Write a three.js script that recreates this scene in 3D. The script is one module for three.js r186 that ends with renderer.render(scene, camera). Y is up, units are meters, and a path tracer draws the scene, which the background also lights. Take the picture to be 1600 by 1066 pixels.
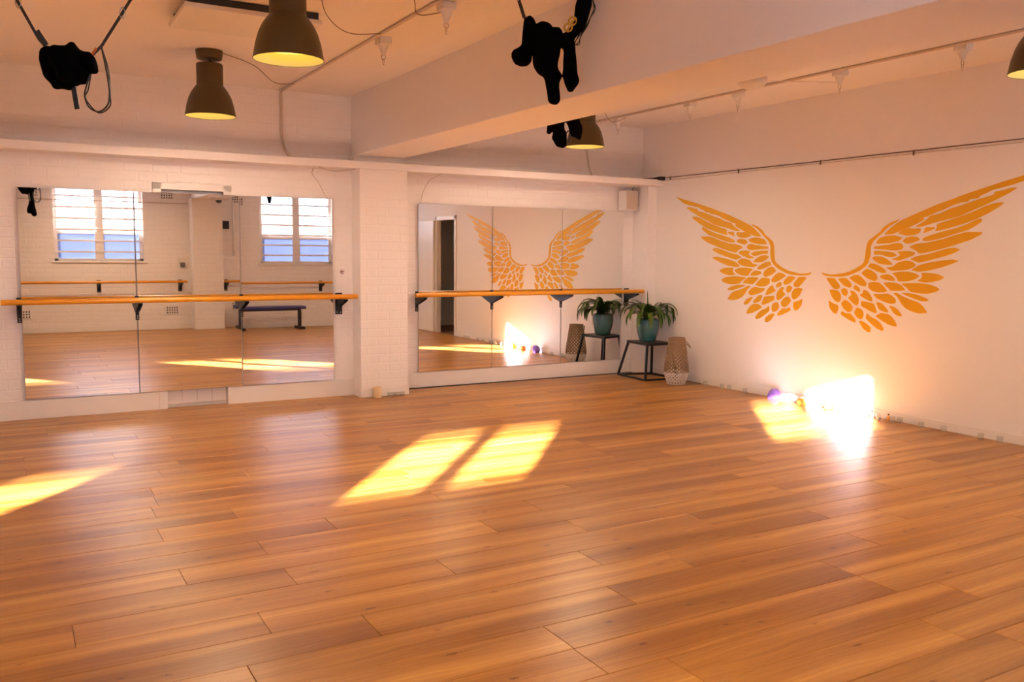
import * as THREE from 'three';
import { RoundedBoxGeometry } from 'three/addons/geometries/RoundedBoxGeometry.js';
import { mergeGeometries, mergeVertices } from 'three/addons/utils/BufferGeometryUtils.js';
import { RectAreaLightUniformsLib } from 'three/addons/lights/RectAreaLightUniformsLib.js';

// ---------- camera, sky, sun, exposure ----------
const scene = new THREE.Scene();
const camera = new THREE.PerspectiveCamera(42.39, 1600 / 1066, 0.05, 300);
camera.rotation.order = 'YXZ';
camera.position.set(-6.8086, 1.4575, 8.4994);
camera.rotation.set(-0.0998, -0.5212, 0.0087);
scene.add(camera);

const renderer = new THREE.WebGLRenderer({ antialias: true });
renderer.toneMapping = THREE.LinearToneMapping;
renderer.toneMappingExposure = 2.55;
renderer.shadowMap.enabled = true;
RectAreaLightUniformsLib.init();

scene.background = new THREE.Color().setRGB(2.6, 2.95, 3.8);   // bright hazy late-afternoon sky
const sun = new THREE.DirectionalLight(new THREE.Color().setRGB(0.98, 0.88, 1.0), 90);
const SUN_TRAVEL = new THREE.Vector3(0.640, -0.263, -0.768).normalize();
sun.target.position.set(-4, 0, 3);
sun.position.copy(sun.target.position).addScaledVector(SUN_TRAVEL, -22);
sun.castShadow = true; sun.shadow.mapSize.set(4096, 4096); sun.shadow.radius = 1.6;
Object.assign(sun.shadow.camera, { left: -12, right: 12, top: 9, bottom: -9, near: 1, far: 60 });
scene.add(sun, sun.target);
const LAMP_COLOR = new THREE.Color().setRGB(1.0, 0.72, 0.49), LAMP_RADIANCE = 76;

// ---------- helpers ----------
let seed = 7;
const rnd = () => { seed = (seed * 1664525 + 1013904223) >>> 0; return seed / 4294967296; };
const rr = (a, b) => a + (b - a) * rnd();
const V = (x, y, z) => new THREE.Vector3(x, y, z);
const rgb = (r, g, b) => new THREE.Color().setRGB(r, g, b);
const mat = (r, g, b, rough = 0.8, extra = {}) => new THREE.MeshPhysicalMaterial({ color: rgb(r, g, b), roughness: rough, ...extra });
const taken = new Map();
function numbered(name) { const n = taken.get(name) || 0; taken.set(name, n + 1); return n ? `${name}_${String(n).padStart(3, '0')}` : name; }
function part(name, geo, m, parent) {
  const o = new THREE.Mesh(Array.isArray(geo) ? merge(geo) : geo, m);
  o.name = parent && parent !== scene ? name : numbered(name);
  o.castShadow = o.receiveShadow = true; (parent || scene).add(o); return o;
}
function thing(name, label, category, pos = [0, 0, 0], turn = 0, group) {
  const o = new THREE.Group(); o.name = numbered(name); o.position.set(...pos); o.rotation.y = turn;
  o.userData = { label, category }; if (group) o.userData.group = group; scene.add(o); return o;
}
function tag(o, label, category, group) { Object.assign(o.userData, { label, category }); if (group) o.userData.group = group; return o; }
function struct(name, geo, m, label) {
  let o; if (geo) o = part(name, geo, m, scene); else { o = new THREE.Group(); o.name = numbered(name); scene.add(o); }
  o.userData.kind = 'structure'; if (label) o.userData.label = label; return o;
}
function merge(list) {
  const l = list.map((g) => { const q = g.index ? g.toNonIndexed() : g.clone(); for (const k of Object.keys(q.attributes)) if (!['position', 'normal', 'uv'].includes(k)) q.deleteAttribute(k); if (!q.attributes.uv) q.setAttribute('uv', new THREE.BufferAttribute(new Float32Array(q.attributes.position.count * 2), 2)); return q; });
  return mergeGeometries(l, false);
}
const box = (x0, x1, y0, y1, z0, z1) => new THREE.BoxGeometry(x1 - x0, y1 - y0, z1 - z0).translate((x0 + x1) / 2, (y0 + y1) / 2, (z0 + z1) / 2);
const rbox = (x0, x1, y0, y1, z0, z1, r = 0.004, s = 2) => new RoundedBoxGeometry(x1 - x0, y1 - y0, z1 - z0, s, Math.min(r, (x1 - x0) / 2.01, (y1 - y0) / 2.01, (z1 - z0) / 2.01)).translate((x0 + x1) / 2, (y0 + y1) / 2, (z0 + z1) / 2);
const lathe = (pts, seg = 40) => new THREE.LatheGeometry(pts.map((p) => new THREE.Vector2(p[0], p[1])), seg);
const tube = (pts, r, seg = 24, rad = 8) => new THREE.TubeGeometry(new THREE.CatmullRomCurve3(pts.map((p) => V(...p))), seg, r, rad, false);
const rod = (a, b, r, rad = 10) => { const d = V(...b).sub(V(...a)), g = new THREE.CylinderGeometry(r, r, d.length(), rad); g.applyQuaternion(new THREE.Quaternion().setFromUnitVectors(V(0, 1, 0), d.clone().normalize())); return g.translate((a[0] + b[0]) / 2, (a[1] + b[1]) / 2, (a[2] + b[2]) / 2); };
const beamBar = (a, b, w, h) => { const A = V(...a), B = V(...b), d = B.clone().sub(A), g = new THREE.BoxGeometry(w, d.length(), h); g.applyQuaternion(new THREE.Quaternion().setFromUnitVectors(V(0, 1, 0), d.normalize())); const c = A.add(B).multiplyScalar(0.5); return g.translate(c.x, c.y, c.z); };
function uvMetres(g) { // uv in metres by the face's main direction
  const q = g.index ? g.toNonIndexed() : g; const p = q.attributes.position, n = q.attributes.normal, uv = new Float32Array(p.count * 2);
  for (let i = 0; i < p.count; i++) { const ax = Math.abs(n.getX(i)), ay = Math.abs(n.getY(i)), az = Math.abs(n.getZ(i)); const [u, v] = az >= ax && az >= ay ? [p.getX(i), p.getY(i)] : ax >= ay ? [p.getZ(i), p.getY(i)] : [p.getX(i), p.getZ(i)]; uv[2 * i] = u; uv[2 * i + 1] = v; }
  q.setAttribute('uv', new THREE.BufferAttribute(uv, 2)); return q;
}
// value noise
function makeNoise(s) {
  const h = (x, y) => { let n = Math.imul(x, 374761393) + Math.imul(y, 668265263) + Math.imul(s, 1274126177); n = Math.imul(n ^ (n >>> 13), 1274126177); return ((n ^ (n >>> 16)) >>> 0) / 4294967296; };
  return (x, y, px = 1e9, py = 1e9) => { const xi = Math.floor(x), yi = Math.floor(y), fx = x - xi, fy = y - yi, sx = fx * fx * (3 - 2 * fx), sy = fy * fy * (3 - 2 * fy); const w = (a, p) => ((a % p) + p) % p; const a = h(w(xi, px), w(yi, py)), b = h(w(xi + 1, px), w(yi, py)), c = h(w(xi, px), w(yi + 1, py)), d = h(w(xi + 1, px), w(yi + 1, py)); return a + (b - a) * sx + (c - a) * sy + (a - b - c + d) * sx * sy; };
}
function dataTex(w, h, fn, srgb = false) {
  const d = new Uint8Array(w * h * 4);
  for (let y = 0; y < h; y++) for (let x = 0; x < w; x++) { const c = fn(x / w, y / h, x, y), i = (y * w + x) * 4; d[i] = Math.max(0, Math.min(255, c[0] * 255)); d[i + 1] = Math.max(0, Math.min(255, c[1] * 255)); d[i + 2] = Math.max(0, Math.min(255, c[2] * 255)); d[i + 3] = 255; }
  const t = new THREE.DataTexture(d, w, h); t.magFilter = THREE.LinearFilter; t.minFilter = THREE.LinearMipmapLinearFilter; t.wrapS = t.wrapT = THREE.RepeatWrapping; if (srgb) t.colorSpace = THREE.SRGBColorSpace; t.needsUpdate = true; return t;
}

// ---------- materials ----------
const nA = makeNoise(3), nB = makeNoise(11), nC = makeNoise(29);
const plasterBump = dataTex(512, 512, (u, v) => { const k = 0.5 * nA(u * 24, v * 24, 24, 24) + 0.3 * nB(u * 64, v * 64, 64, 64) + 0.2 * nC(u * 160, v * 160, 160, 160); return [k, k, k]; });
plasterBump.repeat.set(0.8, 0.8);
const brickBump = dataTex(768, 516, (u, v) => { // painted brick courses too far off to build: three lengths by six courses
  const r = Math.floor(v * 6), x = (u * 3 + (r % 2) * 0.5) % 1, y = (v * 6) % 1; const e = Math.min(x, 1 - x) * 0.24, f = Math.min(y, 1 - y) * 0.086; const j = Math.min(1, Math.min(e, f) / 0.009); const k = 0.25 + 0.6 * j + 0.15 * nA(u * 40, v * 30, 40, 30); return [k, k, k];
});
brickBump.repeat.set(1 / 0.72, 1 / 0.516);
const paint = mat(0.875, 0.825, 0.785, 0.55, { bumpMap: plasterBump, bumpScale: 0.0012 });
const brickPaint = mat(0.875, 0.825, 0.785, 0.5, { bumpMap: plasterBump, bumpScale: 0.0015 });
const farBrickPaint = mat(0.875, 0.825, 0.785, 0.6, { bumpMap: brickBump, bumpScale: 0.005 });
const ceilingPaint = mat(0.875, 0.825, 0.785, 0.8, { bumpMap: plasterBump, bumpScale: 0.002 });
const gloss = mat(0.84, 0.79, 0.74, 0.32);
const black = mat(0.012, 0.012, 0.014, 0.45);
const blackMetal = mat(0.015, 0.015, 0.017, 0.38, { metalness: 0.4 });
const mirrorMat = mat(0.93, 0.94, 0.93, 0.012, { metalness: 1 });
const mirrorEdge = mat(0.25, 0.30, 0.28, 0.3);
const clearGlass = mat(1, 1, 1, 0.02, { transmission: 1, thickness: 0, ior: 1.5 });
const frosted = mat(0.26, 0.38, 0.72, 0.95, { transmission: 0.025, thickness: 0, ior: 1.3 });
const blackCloth = mat(0.0015, 0.0015, 0.002, 1, { specularIntensity: 0.1 });
const goldPaint = mat(0.78, 0.40, 0.005, 0.42, { metalness: 0.2 });
const conduitMat = mat(0.62, 0.52, 0.42, 0.5);
const cableDark = mat(0.16, 0.10, 0.06, 0.6);
const steel = mat(0.6, 0.6, 0.6, 0.3, { metalness: 1 });
const plasticWhite = mat(0.78, 0.74, 0.68, 0.4);
const barWood = (() => { const t = dataTex(512, 64, (u, v) => { const k = 0.82 + 0.14 * nA(u * 6, v * 40, 6, 40) + 0.08 * nB(u * 30, v * 64, 30, 64); return [0.92 * k, 0.61 * k, 0.08 * k]; }, true); return mat(1, 1, 1, 0.34, { map: t, clearcoat: 0.4, clearcoatRoughness: 0.25 }); })();

// ---------- room: numbers ----------
const H = 2.98, RZ = 8.75, LX = -14, ZL = -0.03, ZR = -0.184;      // ceiling, rear wall, far side, brick faces of the two bays
const PX0 = -3.776, PX1 = -3.272;                                   // pier and beam
const WIN = [-12.42, -8.9, -5.35, -1.81].map((c) => [c - 0.72, c + 0.72]), WY0 = 1.25, WY1 = 2.62;
const DZ0 = 5.08, DZ1 = 5.80, DY = 2.03;                            // doorway in the painted-wing wall

// ---------- floor ----------
const floor = struct('floor', box(LX - 0.2, 0.2, -0.2, -0.0125, -0.4, RZ + 0.25), mat(0.10, 0.055, 0.03, 0.9), 'oak plank floor with long boards laid along the mirror wall');
{
  const W = 0.222, L = 1.555, Z0 = 4.35;
  const known = { '-4': -5.76, '-3': -6.18, '-2': -5.35, '-1': -5.77, 0: -6.18, 1: -5.757, 2: -5.09, 3: -4.43, 4: -4.07, 5: -3.02, 6: -3.485, 7: -5.045, 8: -4.79 };
  const tex = [0, 1, 2, 3, 4, 5].map((k) => {
    const n1 = makeNoise(100 + k), n2 = makeNoise(200 + k), n3 = makeNoise(300 + k); const knots = []; for (let i = 0; i < 1 + (k % 3); i++) knots.push([rr(0.05, 0.95), rr(0.15, 0.85), rr(0.005, 0.016), rr(0.018, 0.05)]);
    const cath = rr(0.3, 0.7), ctone = rr(-0.05, 0.05);
    return dataTex(1280, 192, (u, v) => {
      const warp = (n1(u * 5, v * 3) - 0.5) * 0.30, vv = v + warp * 0.5;
      const broad = n1(u * 1.3, vv * 3.4), mid = n2(u * 4, vv * 15), fine = n3(u * 46, vv * 120), pore = n2(u * 130, v * 190);
      const ring = 0.5 + 0.5 * Math.sin((Math.abs(vv - cath) * 60 + (u - 0.5) * (u - 0.5) * 26 + n3(u * 9, v * 4) * 3));
      let t = 0.56 + 0.42 * (broad - 0.5) + 0.14 * (mid - 0.5) + 0.08 * (fine - 0.5) + 0.05 * (ring - 0.5) - (pore > 0.82 ? 0.05 : 0) + ctone; let dark = 0;
      for (const [kx, ky, rx, ry] of knots) { const dx = (u - kx) / (rx * 1.6), dy = (v - ky) / ry, d = Math.sqrt(dx * dx + dy * dy) + (n3(u * 200, v * 70) - 0.5) * 1.5; dark = Math.max(dark, Math.max(0, 1 - d)); const d2 = Math.sqrt((dx * dx) / 14 + dy * dy * 0.5); t -= Math.max(0, 1 - d2) * 0.07; }
      t -= Math.min(0.36, dark * 0.55);
      return [0.40 + 0.50 * t, 0.185 + 0.50 * t, -0.045 + 0.41 * t];
    }, true);
  });
  const mats = []; tex.forEach((t, k) => { for (const s of [0.84, 0.91, 0.96, 1.02]) { const w = (k % 3 - 1) * 0.03; mats.push(mat(s * (1 + w * 0.3), s, s * (1 - w), 0.32, { map: t, specularIntensity: 1 })); } });
  const cache = new Map();
  const geoFor = (len) => { const key = len.toFixed(3); if (cache.has(key)) return cache.get(key);
    const hw = (W - 0.0016) / 2, hl = (len - 0.0016) / 2, b = 0.0016, y1 = 0, y0 = -0.012; const P = [], U = [];
    const top = [[-hl + b, y1, -hw + b], [hl - b, y1, -hw + b], [hl - b, y1, hw - b], [-hl + b, y1, hw - b]], sh = [[-hl, y1 - b, -hw], [hl, y1 - b, -hw], [hl, y1 - b, hw], [-hl, y1 - b, hw]], bot = sh.map(([x, , z]) => [x, y0, z]);
    const quad = (a, b2, c, d) => { for (const p of [a, c, b2, a, d, c]) { P.push(...p); U.push((p[0] + hl) / L, (p[2] + hw) / (2 * hw)); } };
    quad(...top); for (let i = 0; i < 4; i++) { const j = (i + 1) % 4; quad(top[j], top[i], sh[i], sh[j]); quad(sh[j], sh[i], bot[i], bot[j]); }
    const g = new THREE.BufferGeometry(); g.setAttribute('position', new THREE.Float32BufferAttribute(P, 3)); g.setAttribute('uv', new THREE.Float32BufferAttribute(U, 2)); g.computeVertexNormals(); cache.set(key, g); return g; };
  const rest = [];
  for (let k = -21; k <= 20; k++) {
    let z0 = Z0 + k * W; const zc = z0 + W / 2; if (zc < -0.2 || zc > RZ + 0.05) continue;
    const off = known[k] ?? -5 + rr(0, L); let x = off - Math.ceil((off - LX) / L) * L;
    while (x < -0.0) {
      const a = Math.max(x, LX), b = Math.min(x + L, 0.0); x += L; if (b - a < 0.05) continue;
      const g = geoFor(b - a), flip = rnd() < 0.5, mi = Math.floor(rnd() * mats.length);
      if (b > -7.3 && zc > -0.2) { const o = part('plank', g, mats[mi], floor); o.position.set((a + b) / 2, 0, zc); if (flip) o.rotation.y = Math.PI; } else { const q = g.clone().translate((a + b) / 2, 0, zc); rest.push(q); }
    }
  }
  const o = part('plank_remainder', rest, mats[9], floor); o.userData.kind = 'stuff';
}

// ---------- bricks on a wall that faces +z ----------
const brickCache = new Map();
function brickGeo(w, h) { const key = w.toFixed(3) + '_' + h.toFixed(3); if (brickCache.has(key)) return brickCache.get(key);
  const hw = w / 2, hh = h / 2, c = Math.min(0.004, hw * 0.4, hh * 0.4), d = 0.0014; const P = []; const f = [[-hw + c, -hh + c, d], [hw - c, -hh + c, d], [hw - c, hh - c, d], [-hw + c, hh - c, d]], s = [[-hw, -hh, 0], [hw, -hh, 0], [hw, hh, 0], [-hw, hh, 0]], bk = s.map(([x, y]) => [x, y, -0.004]);
  const quad = (a, b, cc, e) => { for (const p of [a, b, cc, a, cc, e]) P.push(...p); }; quad(...f); for (let i = 0; i < 4; i++) { const j = (i + 1) % 4; quad(f[j], f[i], s[i], s[j]); quad(s[j], s[i], bk[i], bk[j]); }
  const g = new THREE.BufferGeometry(); g.setAttribute('position', new THREE.Float32BufferAttribute(P, 3)); g.computeVertexNormals(); uvMetres(g); brickCache.set(key, g); return g; }
function layBricks(parent, x0, x1, y0, y1, z, holes = [], most = 300) {
  const BL = 0.24, BH = 0.086, J = 0.007, all = [];
  for (let r = Math.floor(y0 / BH); r * BH < y1; r++) for (let k = Math.floor(x0 / BL) - 1; k * BL < x1 + BL; k++) {
    const bx = k * BL + (((r % 2) + 2) % 2) * BL / 2; let a = Math.max(bx + J / 2, x0), b = Math.min(bx + BL - J / 2, x1), c = Math.max(r * BH + J / 2, y0), d = Math.min((r + 1) * BH - J / 2, y1);
    for (const [hx0, hx1, hy0, hy1] of holes) { if (b <= hx0 || a >= hx1 || d <= hy0 || c >= hy1) continue; if (a < hx0 && hx0 - a > 0.03) b = Math.min(b, hx0); else if (b > hx1 && b - hx1 > 0.03) a = Math.max(a, hx1); else if (d > hy1 && d - hy1 > 0.02) c = Math.max(c, hy1); else if (c < hy0 && hy0 - c > 0.02) d = Math.min(d, hy0); else { a = b; } }
    if (b - a < 0.025 || d - c < 0.018) continue; all.push([a, b, c, d]);
  }
  const extra = [];
  all.forEach(([a, b, c, d], i) => { const g = brickGeo(b - a, d - c), dz = rr(-0.0006, 0.0005); if (i < most) { const o = part('brick', g, brickPaint, parent); o.position.set((a + b) / 2, (c + d) / 2, z + dz); o.rotation.z = rr(-0.004, 0.004); } else extra.push(g.clone().translate((a + b) / 2, (c + d) / 2, z + dz)); });
  if (extra.length) part('brick_remainder', extra, brickPaint, parent).userData.kind = 'stuff';
  return all.length;
}

// ---------- walls ----------
const LEDGE0 = 2.262, LEDGE1 = 2.338, LEDGEZ = 0.215;
const MX = [-6.7128, -5.8049, -4.8906, -3.9858], RX = [-3.0013, -2.1036, -1.1835, -0.2959], MY0 = 0.1707, MY1 = 1.9697;
const DX0 = -5.57, DX1 = -5.03, DTOP = 2.0;   // old doorway behind the mirrors
const wallBack = struct('wall_back', [box(LX, DX0, 0, H, -0.4, ZL), box(DX1, PX1, 0, H, -0.4, ZL), box(DX0, DX1, DTOP, H, -0.4, ZL), box(DX0, DX1, 0, DTOP, -0.4, ZL - 0.06)].map(uvMetres), paint, 'white painted brick wall with mirrors and a barre');
layBricks(wallBack, -7.1, PX0, 0.12, H, ZL, [[-6.74, -3.975, 0, 1.99], [-5.66, -4.93, 0, 2.07], [-8, 0, LEDGE0 - 0.03, LEDGE1 + 0.02]]);
const wallRecess = struct('wall_recess', uvMetres(box(PX1, 0.2, 0, H, -0.4, ZR)), paint, 'white painted brick wall of the deeper bay beside the painted wings');
layBricks(wallRecess, PX1, -0.13, 0.17, H, ZR, [[-3.02, -0.28, 0, 1.985], [-8, 0, LEDGE0 - 0.03, LEDGE1 + 0.02]]);
const pier = struct('column', uvMetres(box(PX0, PX1, 0, LEDGE0, -0.4, 0.2)), paint, 'white painted brick pier between the two sets of mirrors');
layBricks(pier, PX0 + 0.004, PX1 - 0.004, 0.09, LEDGE0 - 0.004, 0.2);
struct('column', uvMetres(box(-0.13, 0.1, 0, LEDGE0, -0.4, 0.10)), paint, 'narrow white corner pier beside the plant');
struct('trim_1', uvMetres(rbox(LX, 0.0, LEDGE0, LEDGE1, -0.3, LEDGEZ, 0.006)), paint, 'painted concrete ledge running above the mirrors');
struct('beam', [uvMetres(rbox(PX0, PX1, 2.40, H + 0.1, -0.3, RZ + 0.1, 0.008)), box(PX0 - 0.03, PX1 - 0.02, LEDGE1, 2.40, -0.3, 0.12)], paint, 'deep white ceiling beam carried by the brick pier');
struct('beam', uvMetres(rbox(-7.56, -7.06, 2.40, H + 0.1, -0.3, RZ + 0.1, 0.008)), paint, 'white ceiling beam over the space beside the mirrors');
struct('beam', uvMetres(rbox(-11.1, -10.6, 2.40, H + 0.1, -0.3, RZ + 0.1, 0.008)), paint, 'white ceiling beam at the far end of the hall');
struct('ceiling', uvMetres(box(LX - 0.2, 0.3, H, H + 0.25, -0.4, RZ + 0.3)), ceilingPaint, 'white painted ceiling slab');
struct('wall_left', uvMetres(box(LX - 0.2, LX, 0, H, -0.4, RZ + 0.25)), paint);
struct('wall_right', [box(0, 0.2, 0, H, -0.4, DZ0 - 0.3), box(0, 0.07, 0, H, DZ0 - 0.3, DZ0), box(0, 0.07, 0, H, DZ1, RZ + 0.25), box(0, 0.07, DY, H, DZ0, DZ1)].map(uvMetres), paint, 'smooth white wall with gold painted wings');
{
  const g = [box(LX, 0, 0, WY0, RZ, RZ + 0.23), box(LX, 0, WY1, H, RZ, RZ + 0.23)]; let x = LX;
  for (const [a, b] of WIN) { g.push(box(x, a, WY0, WY1, RZ, RZ + 0.23)); x = b; } g.push(box(x, 0, WY0, WY1, RZ, RZ + 0.23));
  struct('wall_rear', g.map(uvMetres), farBrickPaint, 'white painted brick wall with barred windows');
  struct('column', uvMetres(box(PX0 - 0.05, PX1 - 0.02, 0, 2.40, RZ - 0.30, RZ + 0.01)), farBrickPaint, 'white painted pier between the barred windows');
}
// boards below the mirrors and skirtings
struct('baseboard_back', [rbox(-7.2, DX0 - 0.07, 0, 0.165, ZL - 0.01, -0.008, 0.003), rbox(DX1 + 0.07, PX0, 0, 0.165, ZL - 0.01, -0.008, 0.003)], gloss, 'white board along the floor under the mirrors');
struct('baseboard_recess', [rbox(PX1, -0.13, 0, 0.165, ZR - 0.01, -0.162, 0.003)], gloss, 'white board along the floor under the mirrors beside the pier');
struct('baseboard_pier', [rbox(PX0 - 0.008, PX1 + 0.008, 0, 0.085, 0.1, 0.209, 0.003)], gloss, 'low white skirting round the foot of the pier');
struct('baseboard_right', [rbox(-0.012, 0.0, 0, 0.075, 0.1, DZ0 - 0.08, 0.003), rbox(-0.012, 0.0, 0, 0.075, DZ1 + 0.08, RZ, 0.003)], gloss, 'low white skirting along the wall with the wings');
struct('baseboard_rear', [rbox(LX, 0, 0, 0.09, RZ - 0.012, RZ, 0.003)], gloss);

// closed doorway behind the mirrors
{
  const d = struct('door_1', null, null, 'white boarded doorway partly hidden behind the mirrors');
  part('door_casing', [rbox(DX0 - 0.075, DX0, 0, DTOP + 0.06, ZL, -0.006, 0.004), rbox(DX1, DX1 + 0.075, 0, DTOP + 0.06, ZL, -0.006, 0.004), rbox(DX0 - 0.075, DX1 + 0.075, DTOP, DTOP + 0.06, ZL, -0.006, 0.004)], gloss, d);
  part('door_panel', rbox(DX0 + 0.004, DX1 - 0.004, 0.035, DTOP - 0.006, ZL - 0.06, ZL - 0.035, 0.003), gloss, d);
  part('threshold', rbox(DX0, DX1, 0, 0.034, ZL - 0.06, ZL - 0.028, 0.003), mat(0.6, 0.55, 0.52, 0.5), d);
  part('door_groove', [0.25, 0.5, 0.75].map((t) => box(DX0 + t * (DX1 - DX0) - 0.002, DX0 + t * (DX1 - DX0) + 0.002, 0.05, DTOP - 0.03, ZL - 0.0353, ZL - 0.0345)), mat(0.5, 0.45, 0.42, 0.7), d);
}
// doorway in the wing wall, its open leaf and the passage behind
{
  const d = struct('door_2', null, null, 'open white doorway leading to a passage');
  part('door_casing', [rbox(-0.018, 0, 0, DY + 0.07, DZ0 - 0.07, DZ0, 0.004), rbox(-0.018, 0, 0, DY + 0.07, DZ1, DZ1 + 0.07, 0.004), rbox(-0.018, 0, DY, DY + 0.07, DZ0 - 0.07, DZ1 + 0.07, 0.004)], gloss, d);
  part('door_leaf', rbox(-0.065, -0.028, 0.008, DY - 0.005, DZ1 + 0.05, DZ1 + 0.05 + 0.74, 0.003), gloss, d);
  const hd = part('handle', [rod([-0.066, 1.02, DZ1 + 0.72], [-0.11, 1.02, DZ1 + 0.72], 0.009), rod([-0.11, 1.02, DZ1 + 0.73], [-0.11, 1.02, DZ1 + 0.61], 0.009)], steel, d);
  struct('wall_passage', [box(2.6, 2.7, 0, 2.6, 4.3, 7.3), box(0.07, 2.7, 0, 2.6, 4.3, 4.4), box(0.07, 2.7, 0, 2.6, 7.2, 7.3), box(0.07, 2.7, 2.5, 2.6, 4.3, 7.3)], paint, 'passage wall seen through the doorway');
  struct('floor_passage', box(0.0, 2.7, -0.2, 0, 4.3, 7.3), mat(0.2, 0.12, 0.07, 0.6));
  tag(part('wall_plate', rbox(2.58, 2.6, 1.6, 1.8, 5.2, 5.38, 0.004), mat(0.05, 0.05, 0.05, 0.5), scene), 'small dark square plate on the passage wall', 'plate');
}

// ---------- windows ----------
WIN.forEach(([a, b], i) => {
  const w = struct('window_' + (i + 1), null, null, 'white barred window with clear upper and frosted lower panes'); const m = (a + b) / 2, zf0 = RZ + 0.07, zf1 = RZ + 0.13, rail = 1.755;
  part('window_frame', [rbox(a, a + 0.06, WY0, WY1, zf0, zf1, 0.004), rbox(b - 0.06, b, WY0, WY1, zf0, zf1, 0.004), rbox(a, b, WY1 - 0.06, WY1, zf0, zf1, 0.004), rbox(a, b, WY0, WY0 + 0.045, zf0, zf1, 0.004)], gloss, w);
  part('mullion', rbox(m - 0.07, m + 0.07, WY0, WY1, zf0 - 0.02, zf1, 0.005), gloss, w);
  for (const [p, q] of [[a + 0.06, m - 0.07], [m + 0.07, b - 0.06]]) {
    part('sash_rail', rbox(p, q, rail - 0.03, rail + 0.03, zf0, zf1, 0.004), gloss, w);
    part('pane', box(p, q, rail + 0.03, WY1 - 0.06, RZ + 0.1, RZ + 0.1005), clearGlass, w).geometry = new THREE.PlaneGeometry(q - p, WY1 - 0.06 - rail - 0.03).translate((p + q) / 2, (WY1 - 0.06 + rail + 0.03) / 2, RZ + 0.1);
    part('frosted_pane', new THREE.PlaneGeometry(q - p, rail - 0.03 - WY0 - 0.045).translate((p + q) / 2, (WY0 + 0.045 + rail - 0.03) / 2, RZ + 0.1), frosted, w).userData.label = 'bluish frosted pane';
  }
  part('window_sill', rbox(a - 0.05, b + 0.05, WY0 - 0.03, WY0, RZ - 0.03, RZ + 0.07, 0.004), gloss, w);
  for (let k = 0; k < 6; k++) part('security_bar', rbox(a - 0.01, b + 0.01, 1.396 + 0.195 * k, 1.428 + 0.195 * k, RZ + 0.03, RZ + 0.038, 0.002), gloss, w);
});

// ---------- outside ----------
struct('ground', box(-60, 50, -0.9, -0.5, RZ + 0.3, 80), mat(0.30, 0.27, 0.23, 0.95), 'paved yard beyond the windows');
struct('roof_eave', [box(LX - 1, 1.2, 2.98, 3.14, RZ + 0.23, RZ + 2.25)], mat(0.55, 0.5, 0.46, 0.8), 'roof overhang above the windows');
struct('wall_outside', box(-3.75, -2.15, 2.16, 2.98, 9.95, 10.0), mat(0.5, 0.42, 0.36, 0.9), 'hanging screen panel outside, under the roof overhang');
{
  const h = thing('house', 'pale house with a low tiled roof beyond the yard', 'house', [-2, -0.5, 44]);
  part('house_wall', box(-14, 12, 0, 3.1, 0, 9), mat(0.62, 0.52, 0.46, 0.9), h);
  const s = new THREE.Shape([new THREE.Vector2(-0.6, 3.1), new THREE.Vector2(9.6, 3.1), new THREE.Vector2(4.5, 4.6)]);
  part('roof', new THREE.ExtrudeGeometry(s, { depth: 27.2, bevelEnabled: false }).rotateY(-Math.PI / 2).translate(12.6, 0, 0), mat(0.52, 0.36, 0.28, 0.9), h);
  const p = thing('utility_pole', 'tall timber pole standing beyond the yard', 'pole', [-2.6, -0.5, 30]);
  part('pole', rod([0, 0, 0], [0, 8, 0], 0.12), mat(0.2, 0.17, 0.15, 0.9), p); part('crossarm', box(-0.9, 0.9, 7.2, 7.35, -0.06, 0.06), mat(0.2, 0.17, 0.15, 0.9), p);
}

// ---------- mirrors ----------
const MIRROR_LABELS = [
  'tall frameless wall mirror reflecting the first barred window, farthest from the pier', 'middle frameless mirror of the barre wall, covering the boarded doorway', 'frameless mirror reflecting the blue bench, beside the brick pier',
  'frameless mirror reflecting the open doorway, beside the brick pier', 'middle frameless mirror of the recess, reflecting the sunlit candles', 'frameless mirror reflecting the potted plant, beside the corner'];
const mirrorSpots = [...[0, 1, 2].map((i) => [MX[i], MX[i + 1], 0]), ...[0, 1, 2].map((i) => [RX[i], RX[i + 1], -0.154])];
mirrorSpots.forEach(([a, b, z], i) => {
  const g = 0.01, m = thing('wall_mirror', MIRROR_LABELS[i], 'mirror', [(a + b) / 2, MY0, z], 0, 'mirrors behind the barres'); const w = b - a - g;
  part('glass', box(-w / 2 + 0.0005, w / 2 - 0.0005, 0.0005, MY1 - MY0 - 0.0005, -0.0012, 0), mirrorMat, m);
  part('edge', box(-w / 2, w / 2, 0, MY1 - MY0, -0.0055, -0.0012), mirrorEdge, m);
  part('backing', box(-w / 2 + 0.004, w / 2 - 0.004, 0.004, MY1 - MY0 - 0.004, -0.028, -0.0056), gloss, m);
  if (i === 2) m.rotation.x = -0.0022;
});

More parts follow.
